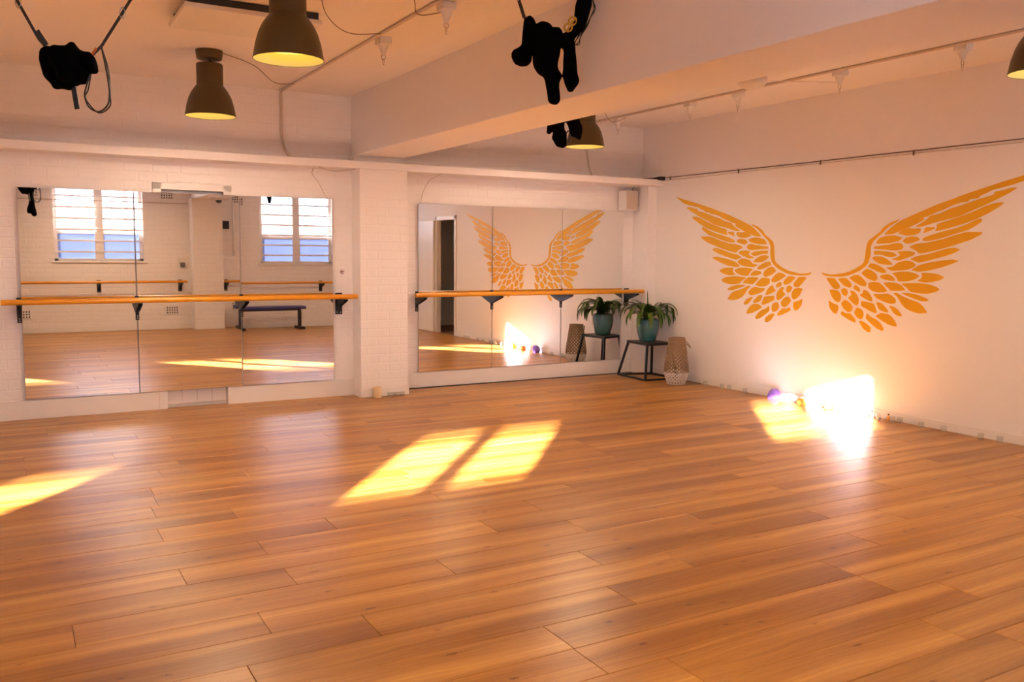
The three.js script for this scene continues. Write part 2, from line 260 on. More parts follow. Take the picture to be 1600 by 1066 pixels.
// ---------- barres ----------
function barre(label, x0, x1, y, zw, zb, xs, wide) {
  const b = thing('ballet_barre', label, 'barre', [x0, y, zb], 0, undefined), L = x1 - x0, R = 0.0235, d = zb - zw;
  const g = new THREE.CylinderGeometry(R, R, L, 24, 1); g.rotateZ(-Math.PI / 2).translate(L / 2, 0, 0); const p = g.attributes.position, uv = g.attributes.uv; for (let i = 0; i < p.count; i++) uv.setXY(i, p.getX(i) / 1.2, Math.atan2(p.getZ(i), p.getY(i)) / 6.2832); part('bar', g, barWood, b);
  xs.forEach((x, i) => {
    const X = x - x0, w = wide[i] / 2, top = -R - 0.001; const tri = new THREE.Shape([new THREE.Vector2(0, 0), new THREE.Vector2(d + 0.03, 0), new THREE.Vector2(d + 0.03, -0.012), new THREE.Vector2(0.006, -0.085), new THREE.Vector2(0, -0.085)]);
    const tg = (dx) => new THREE.ExtrudeGeometry(tri, { depth: 0.004, bevelEnabled: false }).rotateY(-Math.PI / 2).translate(X + dx + 0.002, top - 0.005, -d);
    const br = part('bracket', [rbox(X - w, X + w, top - 0.16, top + 0.055, -d, -d + 0.007, 0.002), rbox(X - 0.02, X + 0.02, top - 0.006, top, -d, 0.034, 0.002), tg(-0.017), tg(0.017)], blackMetal, b);
    for (const yy of w > 0.02 ? [-0.14] : [-0.125, -0.145]) for (const xx of w > 0.02 ? [-0.018, 0.018] : [0]) part('screw', new THREE.CylinderGeometry(0.005, 0.005, 0.003, 10).rotateX(Math.PI / 2).translate(X + xx, top + yy, -d + 0.0085), steel, br);
  });
  return b;
}
barre('orange wooden barre on black brackets across the doorway mirrors', -6.86, -3.81, 1.016, 0.001, 0.2, [-6.728, -5.805, -4.889, -3.935], [0.034, 0.03, 0.03, 0.072]);
barre('orange wooden barre on black brackets above the plant table', -3.12, -0.105, 1.01, -0.153, 0.05, [-3.02, -2.106, -1.186, -0.236], [0.034, 0.03, 0.03, 0.072]);
{ // the barres on the window wall face the other way
  const a = barre('wooden barre under the first barred window', 0, 2.95, 0.88, 0, 0.2, [0.10, 1.47, 2.8], [0.07, 0.07, 0.07]); a.rotation.y = Math.PI; a.position.set(-3.92, 0.88, RZ - 0.203);
  const c = barre('wooden barre above the blue padded bench', 0, 2.3, 0.88, 0, 0.2, [0.35, 2.2], [0.07, 0.07]); c.rotation.y = Math.PI; c.position.set(-1.0, 0.88, RZ - 0.2);
}

// ---------- painted wings ----------
const FEATHERS = [
[65,1293,135,1278,203,1276,286,1289,367,1304,445,1336,499,1366,518,1374,541,1404,549,1440,554,1499,562,1557,579,1596,642,1638,693,1669,721,1707,792,1750,892,1785,864,1764,779,1719,708,1659,629,1596,601,1544,604,1492,599,1447,583,1394,550,1361,494,1323,392,1284,312,1266,204,1263,110,1267,70,1283],
[120,1242,162,1246,217,1243,253,1206,279,1180,276,1156,252,1144,214,1149,179,1180],
[262,1239,304,1248,349,1248,388,1221,413,1192,407,1168,378,1165,328,1183,290,1211],
[386,1254,433,1276,480,1281,521,1261,562,1226,579,1201,565,1184,517,1187,452,1214],
[519,1301,571,1341,626,1326,674,1295,689,1266,681,1241,654,1236,600,1251,559,1272],
[585,1361,611,1391,669,1382,731,1357,773,1329,774,1313,741,1309,680,1324],
[438,1176,462,1187,499,1165,510,1145,501,1130,472,1140,444,1153],
[298,1137,326,1156,355,1149,373,1126,370,1099,348,1083,317,1100],
[164,1131,211,1137,266,1125,296,1093,299,1052,280,1022,242,1029,198,1068],
[384,1068,423,1095,406,1134,441,1132,479,1098,499,1062,499,1022,480,1001,435,1025],
[514,1099,545,1120,551,1150,591,1135,624,1104,645,1069,646,1050,611,1054,555,1078],
[602,1215,655,1223,708,1220,756,1188,795,1150,766,1138,706,1134,644,1144,600,1172],
[717,1270,735,1287,794,1296,839,1283,870,1255,863,1242,812,1244,759,1252],
[756,1220,826,1225,900,1218,944,1198,974,1170,968,1161,903,1157,838,1154,791,1189],
[161,1031,201,1009,273,989,273,948,253,910,214,924,173,967],
[305,1008,340,1044,378,1036,416,1011,438,979,427,948,391,935,349,956],
[533,1044,589,1037,663,1028,684,993,697,954,687,944,624,963,532,1001],
[657,1115,730,1115,804,1125,857,1102,891,1072,886,1046,846,1037,771,1053,694,1081],
[692,1042,742,1038,773,1014,813,978,817,959,776,963,722,982],
[307,913,322,938,364,919,413,922,446,895,476,867,473,844,416,860,341,892],
[460,940,482,980,530,971,556,946,559,906,543,882,511,883,474,910],
[589,892,598,935,643,902,705,883,749,851,782,804,764,789,710,808,630,858],
[692,918,747,948,826,940,861,917,892,884,915,847,895,839,827,853,751,886],
[516,857,552,860,592,842,642,810,643,770,612,768,563,797],
[828,1017,861,1013,913,990,948,954,959,938,924,934,879,956],
[865,1132,898,1133,950,1110,1030,1082,1115,1061,1155,1033,1202,980,1127,970,1057,983,992,1008,946,1049,914,1095],
[941,1134,1012,1138,1104,1126,1167,1107,1208,1088,1189,1078,1135,1078,1050,1102],
[936,1218,1007,1223,1112,1227,1215,1217,1276,1201,1302,1182,1278,1164,1199,1144,1131,1143,1032,1154,995,1187],
[1096,1250,1130,1266,1141,1291,1130,1316,1209,1317,1289,1307,1340,1285,1305,1262,1213,1241,1152,1239],
[843,1309,915,1320,1001,1322,1065,1311,1108,1290,1068,1261,992,1242,909,1239,886,1275],
[775,1355,844,1363,893,1402,964,1417,1028,1413,1068,1386,1045,1361,969,1340,832,1331,801,1346],
[657,1570,688,1615,755,1633,843,1639,923,1619,889,1594,788,1573],
[640,1541,700,1547,789,1557,876,1572,919,1566,939,1540,922,1519,865,1509,762,1518,641,1525],
[642,1502,703,1502,778,1496,837,1490,878,1468,832,1449,780,1455,719,1473,644,1473],
[626,1440,660,1455,728,1451,782,1429,820,1404,839,1385,784,1383,709,1390,655,1415],
[932,1591,959,1615,1022,1627,1078,1620,1093,1602,1073,1593,1025,1577,969,1568],
[878,1660,933,1687,982,1699,1025,1692,1094,1697,1098,1678,1076,1654,1021,1642,958,1640],
[829,1433,890,1449,918,1468,887,1496,952,1503,1030,1497,1058,1485,1032,1463,969,1444,899,1421],
[1142,1701,1192,1703,1234,1702,1205,1683,1126,1657,1140,1679],
[1124,1594,1130,1614,1209,1640,1315,1667,1418,1688,1519,1721,1596,1756,1632,1765,1643,1746,1605,1719,1535,1680,1434,1653,1325,1622,1233,1600,1168,1591],
[996,1538,1066,1565,1177,1574,1319,1603,1422,1634,1516,1658,1652,1656,1637,1637,1560,1600,1460,1569,1344,1535,1217,1505,1101,1482,1062,1511],
[1017,1434,1072,1458,1183,1475,1289,1505,1373,1526,1429,1528,1467,1517,1431,1496,1349,1467,1243,1440,1098,1406,1060,1418],
[1030,1340,1100,1381,1187,1403,1295,1421,1407,1433,1463,1423,1409,1403,1319,1372,1213,1344,1095,1328],
[741,1651,792,1696,888,1761,984,1798,1108,1844,1229,1887,1288,1905,1387,1932,1461,1957,1611,1997,1771,2039,1956,2082,2119,2130,1959,2045,1877,2022,1799,2006,1710,1989,1668,1968,1614,1950,1598,1932,1526,1925,1510,1907,1447,1902,1378,1883,1292,1847,1245,1834,1167,1803,1105,1788,1125,1774,1089,1753,1008,1718,893,1677,815,1653],
[1047,1714,1114,1746,1156,1773,1186,1800,1264,1814,1305,1829,1368,1854,1449,1872,1588,1914,1734,1949,1732,1969,1801,1978,1858,1993,1912,1994,1850,1958,1726,1902,1646,1869,1565,1839,1442,1789,1362,1773,1315,1763,1250,1751,1165,1728,1091,1713],
[1236,1671,1253,1699,1248,1724,1298,1744,1334,1749,1374,1762,1443,1781,1566,1820,1647,1854,1728,1879,1770,1885,1813,1884,1783,1859,1705,1815,1598,1766,1487,1729,1378,1702,1338,1692]
];
const WING_ZC = 2.555;
function chaikin(p) { const o = []; for (let i = 0; i < p.length; i++) { const a = p[i], b = p[(i + 1) % p.length]; o.push(new THREE.Vector2(a.x * 0.86 + b.x * 0.14, a.y * 0.86 + b.y * 0.14), new THREE.Vector2(a.x * 0.14 + b.x * 0.86, a.y * 0.14 + b.y * 0.86)); } return o; }
function grow(p, d) { let area = 0; p.forEach((a, i) => { const b = p[(i + 1) % p.length]; area += a.x * b.y - b.x * a.y; }); const s = area > 0 ? 1 : -1; return p.map((c, i) => { const a = p[(i + p.length - 1) % p.length], b = p[(i + 1) % p.length]; const n1 = new THREE.Vector2(c.y - a.y, a.x - c.x).normalize(), n2 = new THREE.Vector2(b.y - c.y, c.x - b.x).normalize(), n = n1.clone().add(n2); const l = Math.max(0.35, n.length() / 2); n.normalize().multiplyScalar(Math.min(d / l, d * 1.8) * s); return c.clone().add(n); }); }
function wing(side, label) { // side 1: towards the doorway, -1: towards the corner
  const w = thing('painted_wing', label, 'mural', [-0.0006, 1.28, WING_ZC], 0, 'gold wings painted on the wall');
  for (const f of FEATHERS) {
    let p = []; for (let i = 0; i < f.length; i += 2) p.push(new THREE.Vector2(f[i] / 1000, f[i + 1] / 1000 - 1.28));
    p = chaikin(grow(p, 0.0027)); const g = new THREE.ExtrudeGeometry(new THREE.Shape(p), { depth: 0.0016, bevelEnabled: false, curveSegments: 1 });
    g.rotateY(-Math.PI / 2); const q = g.attributes.position; // shape x -> z, depth -> -x
    if (side < 0) { for (let i = 0; i < q.count; i++) q.setZ(i, -q.getZ(i)); const a = q.array; for (let i = 0; i < q.count; i += 3) for (let k = 0; k < 3; k++) { const t = a[(i + 1) * 3 + k]; a[(i + 1) * 3 + k] = a[(i + 2) * 3 + k]; a[(i + 2) * 3 + k] = t; } g.computeVertexNormals(); }
    part('feather', g, goldPaint, w);
  }
  return w;
}
wing(1, 'gold painted wing on the white wall, spreading towards the doorway');
wing(-1, 'gold painted wing on the white wall, spreading towards the corner plant');

// ---------- pendant lamps ----------
const shadeOut = mat(0.085, 0.056, 0.015, 0.42), shadeIn = mat(0.85, 0.78, 0.5, 0.6), lampGlow = new THREE.MeshPhysicalMaterial({ color: rgb(0.9, 0.8, 0.4), roughness: 0.6, emissive: rgb(0.8, 0.62, 0.10) });
const RIM = 2.487;
function lamp(x, z, label) {
  const l = thing('pendant_lamp', label, 'lamp', [x, RIM, z], 0, 'bell-shaped ceiling lamps'), top = H - RIM;
  part('shade', lathe([[0.1885, 0], [0.1875, 0.006], [0.183, 0.03], [0.174, 0.08], [0.158, 0.135], [0.137, 0.18], [0.113, 0.214], [0.103, 0.226], [0.1, 0.23], [0.098, 0.236], [0.098, 0.385], [0.094, 0.393], [0.03, 0.395], [0, 0.395]], 56), shadeOut, l);
  part('lining', lathe([[0.1885, 0], [0.184, 0.004], [0.179, 0.03], [0.17, 0.08], [0.154, 0.134], [0.133, 0.178], [0.11, 0.21]], 56), shadeIn, l);
  part('rim', new THREE.TorusGeometry(0.1875, 0.0025, 8, 56).rotateX(Math.PI / 2), shadeOut, l);
  part('canopy', lathe([[0, top], [0.1, top], [0.101, top - 0.006], [0.094, top - 0.062], [0.088, top - 0.066], [0, top - 0.066]], 40), shadeOut, l);
  part('cord', [tube([[0.02, 0.39, 0], [0.03, 0.405, 0], [0.012, 0.415, 0], [0, top - 0.062, 0]], 0.004), rod([0, 0.39, 0], [0, top - 0.06, 0], 0.006)], black, l);
  part('light_diffuser', new THREE.CylinderGeometry(0.166, 0.166, 0.01, 48).translate(0, 0.07, 0), lampGlow, l);
  const a = new THREE.RectAreaLight(LAMP_COLOR, LAMP_RADIANCE, 0.22, 0.22); a.rotation.x = -Math.PI / 2; a.position.set(0, 0.003, 0); l.add(a);
  return l;
}
lamp(-5.39, 1.33, 'brown bell pendant lamp hanging closest to the doorway mirrors');
lamp(-5.435, 3.655, 'brown bell pendant lamp below the flat ceiling panel');
lamp(-1.89, 1.32, 'brown bell pendant lamp behind the deep beam, near the recess mirrors');
lamp(-1.72, 5.6, 'brown bell pendant lamp hanging near the open doorway');
lamp(-5.43, 7.3, 'brown bell pendant lamp hanging close to the barred windows');

// ---------- conduits, hooks and cables ----------
tag(part('conduit', [rod([-4.475, H - 0.012, -0.02], [-4.475, H - 0.012, RZ], 0.011), tube([[-4.475, H - 0.012, -0.012], [-4.475, 2.8, -0.014], [-4.475, 2.55, -0.014], [-4.455, 2.42, 0.02], [-4.43, LEDGE1 + 0.002, 0.12]], 0.013)], conduitMat), 'thin painted conduit on the ceiling dropping down the brick wall', 'conduit');
tag(part('conduit', [rod([-0.845, H - 0.012, ZR], [-0.845, H - 0.012, RZ], 0.011), tube([[-0.845, H - 0.012, ZR + 0.014], [-0.845, 2.7, ZR + 0.014], [-0.8, 2.45, ZR + 0.02], [-0.77, LEDGE1 + 0.002, ZR + 0.05]], 0.008)], conduitMat), 'thin painted conduit on the ceiling above the painted wings', 'conduit');
function hook(x, z, label) {
  const h = thing('ceiling_hook', label, 'hook', [x, H, z], 0, 'white ceiling hooks along the conduits');
  part('bracket', rbox(-0.045, 0.045, -0.05, 0, -0.05, 0.05, 0.006), plasticWhite, h); part('cup', lathe([[0, -0.12], [0.012, -0.12], [0.02, -0.1], [0.036, -0.06], [0.04, -0.05]], 20), plasticWhite, h);
  part('eye_bolt', [new THREE.TorusGeometry(0.016, 0.0035, 8, 18).translate(0, -0.135, 0), new THREE.TorusGeometry(0.02, 0.003, 8, 18, Math.PI * 1.7).rotateY(0.9).translate(0, -0.168, 0)], conduitMat, h); return h;
}
hook(-4.4, 2.42, 'white ceiling hook beside the deep beam, closer to the brick wall'); hook(-4.4, 3.46, 'white ceiling hook beside the deep beam with a looped cord');
hook(-0.78, 0.35, 'white ceiling hook above the corner speaker'); hook(-0.78, 1.55, 'white ceiling hook over the wing pointing to the corner'); hook(-0.78, 2.22, 'white ceiling hook beside the fan motor'); hook(-0.78, 3.39, 'white ceiling hook at the tip of the fan blade'); hook(-0.78, 4.47, 'white ceiling hook over the wing pointing to the doorway');
tag(part('cable', tube([[-5.285, H - 0.006, 1.32], [-5.05, H - 0.05, 1.25], [-4.75, H - 0.09, 0.8], [-4.5, H - 0.03, 0.5]], 0.0028)), 'slack thin cable from the pendant lamp to the conduit', 'cable').material = cableDark;
tag(part('cable', tube([[-5.2, H - 0.006, 3.45], [-5.0, H - 0.06, 3.0], [-4.75, H - 0.07, 2.7], [-4.49, H - 0.02, 2.6]], 0.0028)), 'slack thin cable running from the panel to the conduit', 'cable').material = cableDark;
tag(part('cable', tube([[-4.9, H - 0.006, 3.9], [-4.7, H - 0.06, 3.65], [-4.55, H - 0.08, 3.4], [-4.4, H - 0.05, 3.44]], 0.0028)), 'slack thin cable hanging at the looped ceiling hook', 'cable').material = cableDark;
tag(part('cable', tube([[-1.79, H - 0.004, 1.26], [-1.5, H - 0.07, 1.05], [-1.1, H - 0.12, 0.7], [-0.86, H - 0.04, 0.6]], 0.0025)), 'slack thin cable from the pendant behind the beam', 'cable').material = cableDark;
tag(part('cable', tube([[-0.008, 2.357, 0.275], [-0.007, 2.357, 0.5], [-0.006, 2.357, 2], [-0.006, 2.362, 4], [-0.006, 2.362, 5.6]], 0.0045, 60)), 'dark cable pinned along the wall above the wings', 'cable').material = cableDark;
tag(part('cable', tube([[-0.03, 2.325, 0.2], [-0.006, 2.325, 0.5], [-0.006, 2.335, 2], [-0.006, 2.337, 4], [-0.006, 2.337, 5.6]], 0.0035, 60)), 'thinner cable pinned just below the dark cable', 'cable').material = conduitMat;
for (const [z, lab] of [[0.35, 'small cable clip next to the ledge corner'], [1.46, 'small cable clip above the wing that points to the corner'], [2.55, 'small cable clip above the gap between the wings'], [3.55, 'small cable clip above the wing that points to the doorway']]) tag(part('cable_clip', rbox(-0.014, 0, 2.322, 2.366, z - 0.006, z + 0.006, 0.002), cableDark), lab, 'clip', 'clips on the wing wall cables');
tag(part('cable', [tube([[-0.20, LEDGE1 + 0.004, 0.1], [-0.11, LEDGE1 + 0.008, 0.15], [-0.05, LEDGE1 + 0.022, 0.2], [-0.012, 2.357, 0.26]], 0.012), tube([[-0.12, LEDGE1 + 0.005, 0.18], [-0.05, LEDGE1 - 0.002, 0.235], [-0.02, LEDGE1 - 0.004, 0.27]], 0.01)], black), 'short thick black cable end lying on the ledge corner', 'cable');
tag(part('cable', tube([[-4.235, LEDGE0 + 0.002, 0.218], [-4.2, 2.2, 0.05], [-4.12, 2.13, -0.02], [-4.05, 2.0, -0.022], [-4.02, 1.955, -0.015]], 0.003)), 'thin cord dropping from the ledge behind the bench mirror', 'cable').material = conduitMat;
tag(part('cable', tube([[-2.88, LEDGE0 + 0.002, 0.2], [-2.9, 2.2, -0.1], [-2.93, 2.1, -0.172], [-2.97, 1.96, -0.172]], 0.003)), 'thin cord dropping from the ledge behind the doorway mirror', 'cable').material = conduitMat;
tag(part('cable', tube([[-4.19, LEDGE0 - 0.002, 0.205], [-4.05, LEDGE0 - 0.03, 0.16], [-3.9, LEDGE0 - 0.02, 0.16], [-3.82, LEDGE0 - 0.004, 0.2]], 0.004)), 'slack cord sagging under the ledge beside the pier', 'cable').material = conduitMat;
tag(part('key_hook', [new THREE.TorusGeometry(0.018, 0.004, 8, 16, Math.PI * 1.2).rotateZ(1.6).translate(-3.885, 1.255, -0.018), rbox(-3.905, -3.865, 1.25, 1.262, -0.03, -0.018, 0.002)], mat(0.25, 0.08, 0.05, 0.4)), 'small curved wall hook beside the bench mirror', 'hook');

// flat panel on the ceiling
{ const p = thing('ceiling_panel', 'flat white heater panel held below the ceiling by black rails', 'panel', [-5.4, H, 2.53]);
  part('panel_face', rbox(-0.42, 0.42, -0.075, -0.045, -0.30, 0.30, 0.005), plasticWhite, p); part('rail', [rbox(-0.40, 0.40, -0.045, -0.001, 0.26, 0.29, 0.002), rbox(-0.40, 0.40, -0.045, -0.001, -0.24, -0.21, 0.002)], black, p); }
// ceiling fan
{ const f = thing('ceiling_fan', 'white three-bladed ceiling fan above the painted wings', 'fan', [-1.66, H, 3.29]);
  part('canopy', lathe([[0, 0], [0.06, 0], [0.062, -0.02], [0.05, -0.09], [0.03, -0.105], [0, -0.105]], 28), plasticWhite, f); part('motor', lathe([[0.03, -0.10], [0.09, -0.115], [0.115, -0.14], [0.115, -0.175], [0.09, -0.205], [0.05, -0.225], [0, -0.23]], 32), plasticWhite, f);
  for (const a of [-0.5, -0.5 + 2.094, -0.5 + 4.189]) { const s = new THREE.Shape(); s.moveTo(0.10, -0.03); s.lineTo(0.22, -0.055); s.lineTo(0.62, -0.075); s.quadraticCurveTo(0.67, -0.07, 0.67, -0.03); s.lineTo(0.67, 0.03); s.quadraticCurveTo(0.67, 0.06, 0.62, 0.062); s.lineTo(0.22, 0.05); s.lineTo(0.10, 0.03); const g = new THREE.ExtrudeGeometry(s, { depth: 0.006, bevelEnabled: false }).rotateX(-Math.PI / 2); g.rotateX(0.2); const o = part('blade', g, plasticWhite, f); o.position.y = -0.165; o.rotation.y = a; } }
// corner speaker
{ const s = thing('wall_speaker', 'pale box speaker mounted high in the recess corner', 'speaker', [-0.29, 1.975, ZR + 0.01]); const body = mat(0.62, 0.50, 0.40, 0.5);
  part('cabinet', rbox(-0.09, 0.09, 0, 0.235, 0.02, 0.17, 0.012), plasticWhite, s); part('grille', rbox(-0.08, 0.08, 0.012, 0.222, 0.166, 0.176, 0.006), body, s); part('mount', rbox(-0.03, 0.03, 0.08, 0.16, -0.009, 0.022, 0.003), black, s);
  part('lead', tube([[0.085, 0.235, 0.06], [0.10, 0.27, 0.05], [0.1, 0.285, 0.08]], 0.004), cableDark, s); }

// ---------- aerial hammocks ----------
function sdfMesh(caps, n, k, crease) { // a smooth skin over tapered capsules, by sampling a grid and surface nets
  const lo = V(1e9, 1e9, 1e9), hi = V(-1e9, -1e9, -1e9); for (const [a, b, ra, rb] of caps) for (const [p, r] of [[a, ra], [b, rb]]) { lo.min(V(p[0] - r, p[1] - r, p[2] - r)); hi.max(V(p[0] + r, p[1] + r, p[2] + r)); }
  lo.subScalar(0.02); hi.addScalar(0.02); const size = hi.clone().sub(lo), h = Math.max(size.x, size.y, size.z) / n; const N = [Math.ceil(size.x / h) + 2, Math.ceil(size.y / h) + 2, Math.ceil(size.z / h) + 2];
  const F = new Float32Array(N[0] * N[1] * N[2]), at = (i, j, l) => (l * N[1] + j) * N[0] + i;
  for (let l = 0; l < N[2]; l++) for (let j = 0; j < N[1]; j++) for (let i = 0; i < N[0]; i++) { const x = lo.x + i * h, y = lo.y + j * h, z = lo.z + l * h; let s = 0;
    for (const [a, b, ra, rb] of caps) { const bx = b[0] - a[0], by = b[1] - a[1], bz = b[2] - a[2], px = x - a[0], py = y - a[1], pz = z - a[2]; const t = Math.max(0, Math.min(1, (px * bx + py * by + pz * bz) / (bx * bx + by * by + bz * bz + 1e-9))); const dx = px - bx * t, dy = py - by * t, dz = pz - bz * t; s += Math.exp(-k * (Math.sqrt(dx * dx + dy * dy + dz * dz) - ra - (rb - ra) * t)); }
    let d = -Math.log(s + 1e-30) / k; d += crease * (Math.sin(x * 95 + 2.2 * Math.sin(y * 22)) * 0.6 + (nA(x * 40 + 50, y * 18 + z * 30 + 50) - 0.5) * 1.6); F[at(i, j, l)] = d; }
  const P = [], idx = new Int32Array(F.length).fill(-1), I = [];
  for (let l = 0; l < N[2] - 1; l++) for (let j = 0; j < N[1] - 1; j++) for (let i = 0; i < N[0] - 1; i++) { let c = 0, sx = 0, sy = 0, sz = 0; const v = []; for (let q = 0; q < 8; q++) v.push(F[at(i + (q & 1), j + ((q >> 1) & 1), l + (q >> 2))]);
    for (const [a, b] of [[0, 1], [2, 3], [4, 5], [6, 7], [0, 2], [1, 3], [4, 6], [5, 7], [0, 4], [1, 5], [2, 6], [3, 7]]) if ((v[a] < 0) !== (v[b] < 0)) { const t = v[a] / (v[a] - v[b]); c++; sx += (a & 1) + t * ((b & 1) - (a & 1)); sy += ((a >> 1) & 1) + t * (((b >> 1) & 1) - ((a >> 1) & 1)); sz += (a >> 2) + t * ((b >> 2) - (a >> 2)); }
    if (c) { idx[at(i, j, l)] = P.length / 3; P.push(lo.x + (i + sx / c) * h, lo.y + (j + sy / c) * h, lo.z + (l + sz / c) * h); } }
  const quad = (a, b, c, d, flip) => { if (a < 0 || b < 0 || c < 0 || d < 0) return; if (flip) I.push(a, c, b, a, d, c); else I.push(a, b, c, a, c, d); };
  for (let l = 1; l < N[2] - 1; l++) for (let j = 1; j < N[1] - 1; j++) for (let i = 1; i < N[0] - 1; i++) { const s = F[at(i, j, l)] < 0;
    if (s !== F[at(i + 1, j, l)] < 0) quad(idx[at(i, j - 1, l - 1)], idx[at(i, j, l - 1)], idx[at(i, j, l)], idx[at(i, j - 1, l)], !s);
    if (s !== F[at(i, j + 1, l)] < 0) quad(idx[at(i - 1, j, l - 1)], idx[at(i - 1, j, l)], idx[at(i, j, l)], idx[at(i, j, l - 1)], !s);
    if (s !== F[at(i, j, l + 1)] < 0) quad(idx[at(i - 1, j - 1, l)], idx[at(i, j - 1, l)], idx[at(i, j, l)], idx[at(i - 1, j, l)], !s); }
  const g = new THREE.BufferGeometry(); g.setAttribute('position', new THREE.Float32BufferAttribute(P, 3)); g.setIndex(I); g.computeVertexNormals(); return g;
}
// px, py: outline points in a flat frame facing the room; s: metres per unit; (cx, cy) its origin
function hammock(label, pos, cx, cy, s, caps, straps, tails, loops, extra, crease = 0.003) {
  const h = thing('aerial_hammock', label, 'hammock', pos, -0.5212, 'black aerial hammocks tied up to the ceiling'); const Q = (x, y, z = 0) => [(x - cx) * s, (cy - y) * s, z];
  part('cloth', sdfMesh(caps.map(([x0, y0, r0, x1, y1, r1, z = 0]) => [Q(x0, y0, z), Q(x1, y1, z * 0.7), r0 * s, r1 * s]), 64, 150, crease), blackCloth, h);
  for (const st of straps) { const top = H - pos[1], pts = st.map(([x, y]) => Q(x, y)); const a = pts[pts.length - 2], b = pts[pts.length - 1], t = Math.max(0, (top - 0.05 - b[1]) / (b[1] - a[1])); const e = [b[0] + (b[0] - a[0]) * t, top - 0.05, 0]; pts.push(e);
    for (let i = 0; i < pts.length - 1; i++) part('strap', beamBar(pts[i], pts[i + 1], 0.011, 0.006), black, h);
    part('carabiner', new THREE.TorusGeometry(0.016, 0.0035, 8, 20).scale(0.75, 1.3, 1).translate(b[0], b[1], 0), steel, h); part('anchor', lathe([[0, top], [0.03, top], [0.03, top - 0.012], [0.012, top - 0.018], [0.01, top - 0.055], [0, top - 0.055]], 16).translate(e[0], 0, 0), steel, h); }
  for (const t of tails) part('tail', beamBar(Q(t[0], t[1]), Q(t[2], t[3]), t[4] * s, 0.004), black, h);
  for (const l of loops) part('loop', [tube(l.map(([x, y]) => Q(x, y, 0.004)), 0.0035, 50, 6), tube(l.map(([x, y], i) => Q(x + (i % 2 ? 2.2 : -0.6), y + (i % 3 ? 1.4 : -1), -0.004)), 0.003, 50, 6)], black, h);
  if (extra) extra(h, Q); return h;
}
hammock('bundled black hammock with a long looped strap, in front of the doorway mirrors', [-6.545, 2.232, 4.2], 105, 105, 0.00274,
  [[77, 84, 12, 82, 112, 15], [72, 96, 8, 80, 122, 8], [100, 90, 17, 108, 112, 18, 0.03], [108, 82, 12, 122, 92, 15, -0.02], [122, 90, 14, 138, 100, 12], [86, 118, 14, 90, 131, 8], [128, 112, 13, 118, 122, 12], [140, 98, 10, 144, 108, 7], [92, 130, 9, 104, 132, 8], [112, 74, 5, 104, 84, 10]],
  [[[72, 74], [62, 62], [33, 8]], [[143, 88], [160, 72], [194, 22]]], [[113, 132, 118, 169, 8], [74, 72, 60, 50, 7]], [[[142, 112], [133, 138], [131, 148], [137, 166], [152, 173], [166, 163], [170, 145], [166, 108], [160, 74]]],
  (h, Q) => part('tag', beamBar(Q(144, 87), Q(152, 76), 0.011, 0.008), mat(0.5, 0.13, 0.02, 0.6), h).userData.label = 'small orange tag', 0.0065);
hammock('large bundled black hammock with two hanging ends, beside the deep beam', [-4.01, 2.607, 4.05], 860, 85, 0.00372,
  [[826, 37, 10, 828, 72, 13], [812, 88, 14, 817, 91, 13], [848, 50, 15, 850, 98, 18], [866, 58, 13, 860, 98, 11, 0.03], [852, 104, 15, 864, 118, 12], [860, 108, 11, 866, 152, 10], [889, 72, 9.5, 892, 124, 11.5], [894, 124, 10, 892, 137, 6], [880, 66, 10, 900, 44, 9], [904, 40, 10, 910, 10, 12], [910, 10, 11, 914, -6, 9]],
  [[[820, 36], [814, 14], [808, -2]], [[914, -4], [916, -10], [918, -16]]], [[818, 30, 808, 0, 5]], [[[923, 0], [926, 14], [922, 26], [914, 42], [906, 58], [902, 68], [897, 69], [908, 46], [916, 24]]],
  (h, Q) => { const gold = mat(0.55, 0.34, 0.06, 0.35, { metalness: 0.8 }); part('buckle', [new THREE.TorusGeometry(0.022, 0.006, 8, 20).translate(...Q(886, 46, 0.03)), new THREE.TorusGeometry(0.022, 0.006, 8, 20).translate(...Q(893, 36, 0.03)), beamBar(Q(883, 52, 0.03), Q(897, 30, 0.03), 0.012, 0.006)], gold, h).userData.label = 'brass buckle'; });
hammock('bundled black hammock hanging behind the beam, in front of a pendant lamp', [-2.585, 2.508, 2.0], 880, 205, 0.0055,
  [[862, 184, 7, 858, 206, 4], [872, 186, 9, 874, 214, 9], [878, 210, 8, 880, 225, 6], [870, 215, 8, 873, 225, 5], [893, 180, 11, 900, 206, 9], [902, 200, 8, 905, 214, 4], [876, 178, 12, 892, 178, 12]],
  [[[872, 180], [868, 160], [865, 148]], [[900, 176], [905, 160], [909, 148]]], [], [[[872, 196], [878, 204], [884, 208], [888, 204], [890, 212], [887, 222]]]);
hammock('bundled black hammock hanging like a dress, near the barred windows', [-6.42, 2.16, 7.2], 0, 0, 0.01,
  [[0, -17, 3, 0, -8, 2.4], [0, -8, 2.4, -2, 10, 5], [1, -6, 2, 3, 16, 4], [-4, 10, 3.4, -5, 13, 3]], [[[-2, -18], [-8, -26], [-14, -40]], [[2, -18], [8, -26], [14, -40]]], [], [[[3, -12], [7, -14], [8, -22], [12, -22]]]);
hammock('bundled black hammock hanging above the blue bench', [-2.95, 2.42, 6.4], 0, 0, 0.01,
  [[-6, -8, 6, 6, -8, 6], [-3, -2, 6, 3, -2, 6], [0, 0, 5, 1, 12, 3]], [[[-8, -12], [-14, -20], [-18, -30]], [[8, -12], [14, -20], [18, -30]]], [], [[[6, 0], [12, 4], [10, 9], [15, 2]]]);

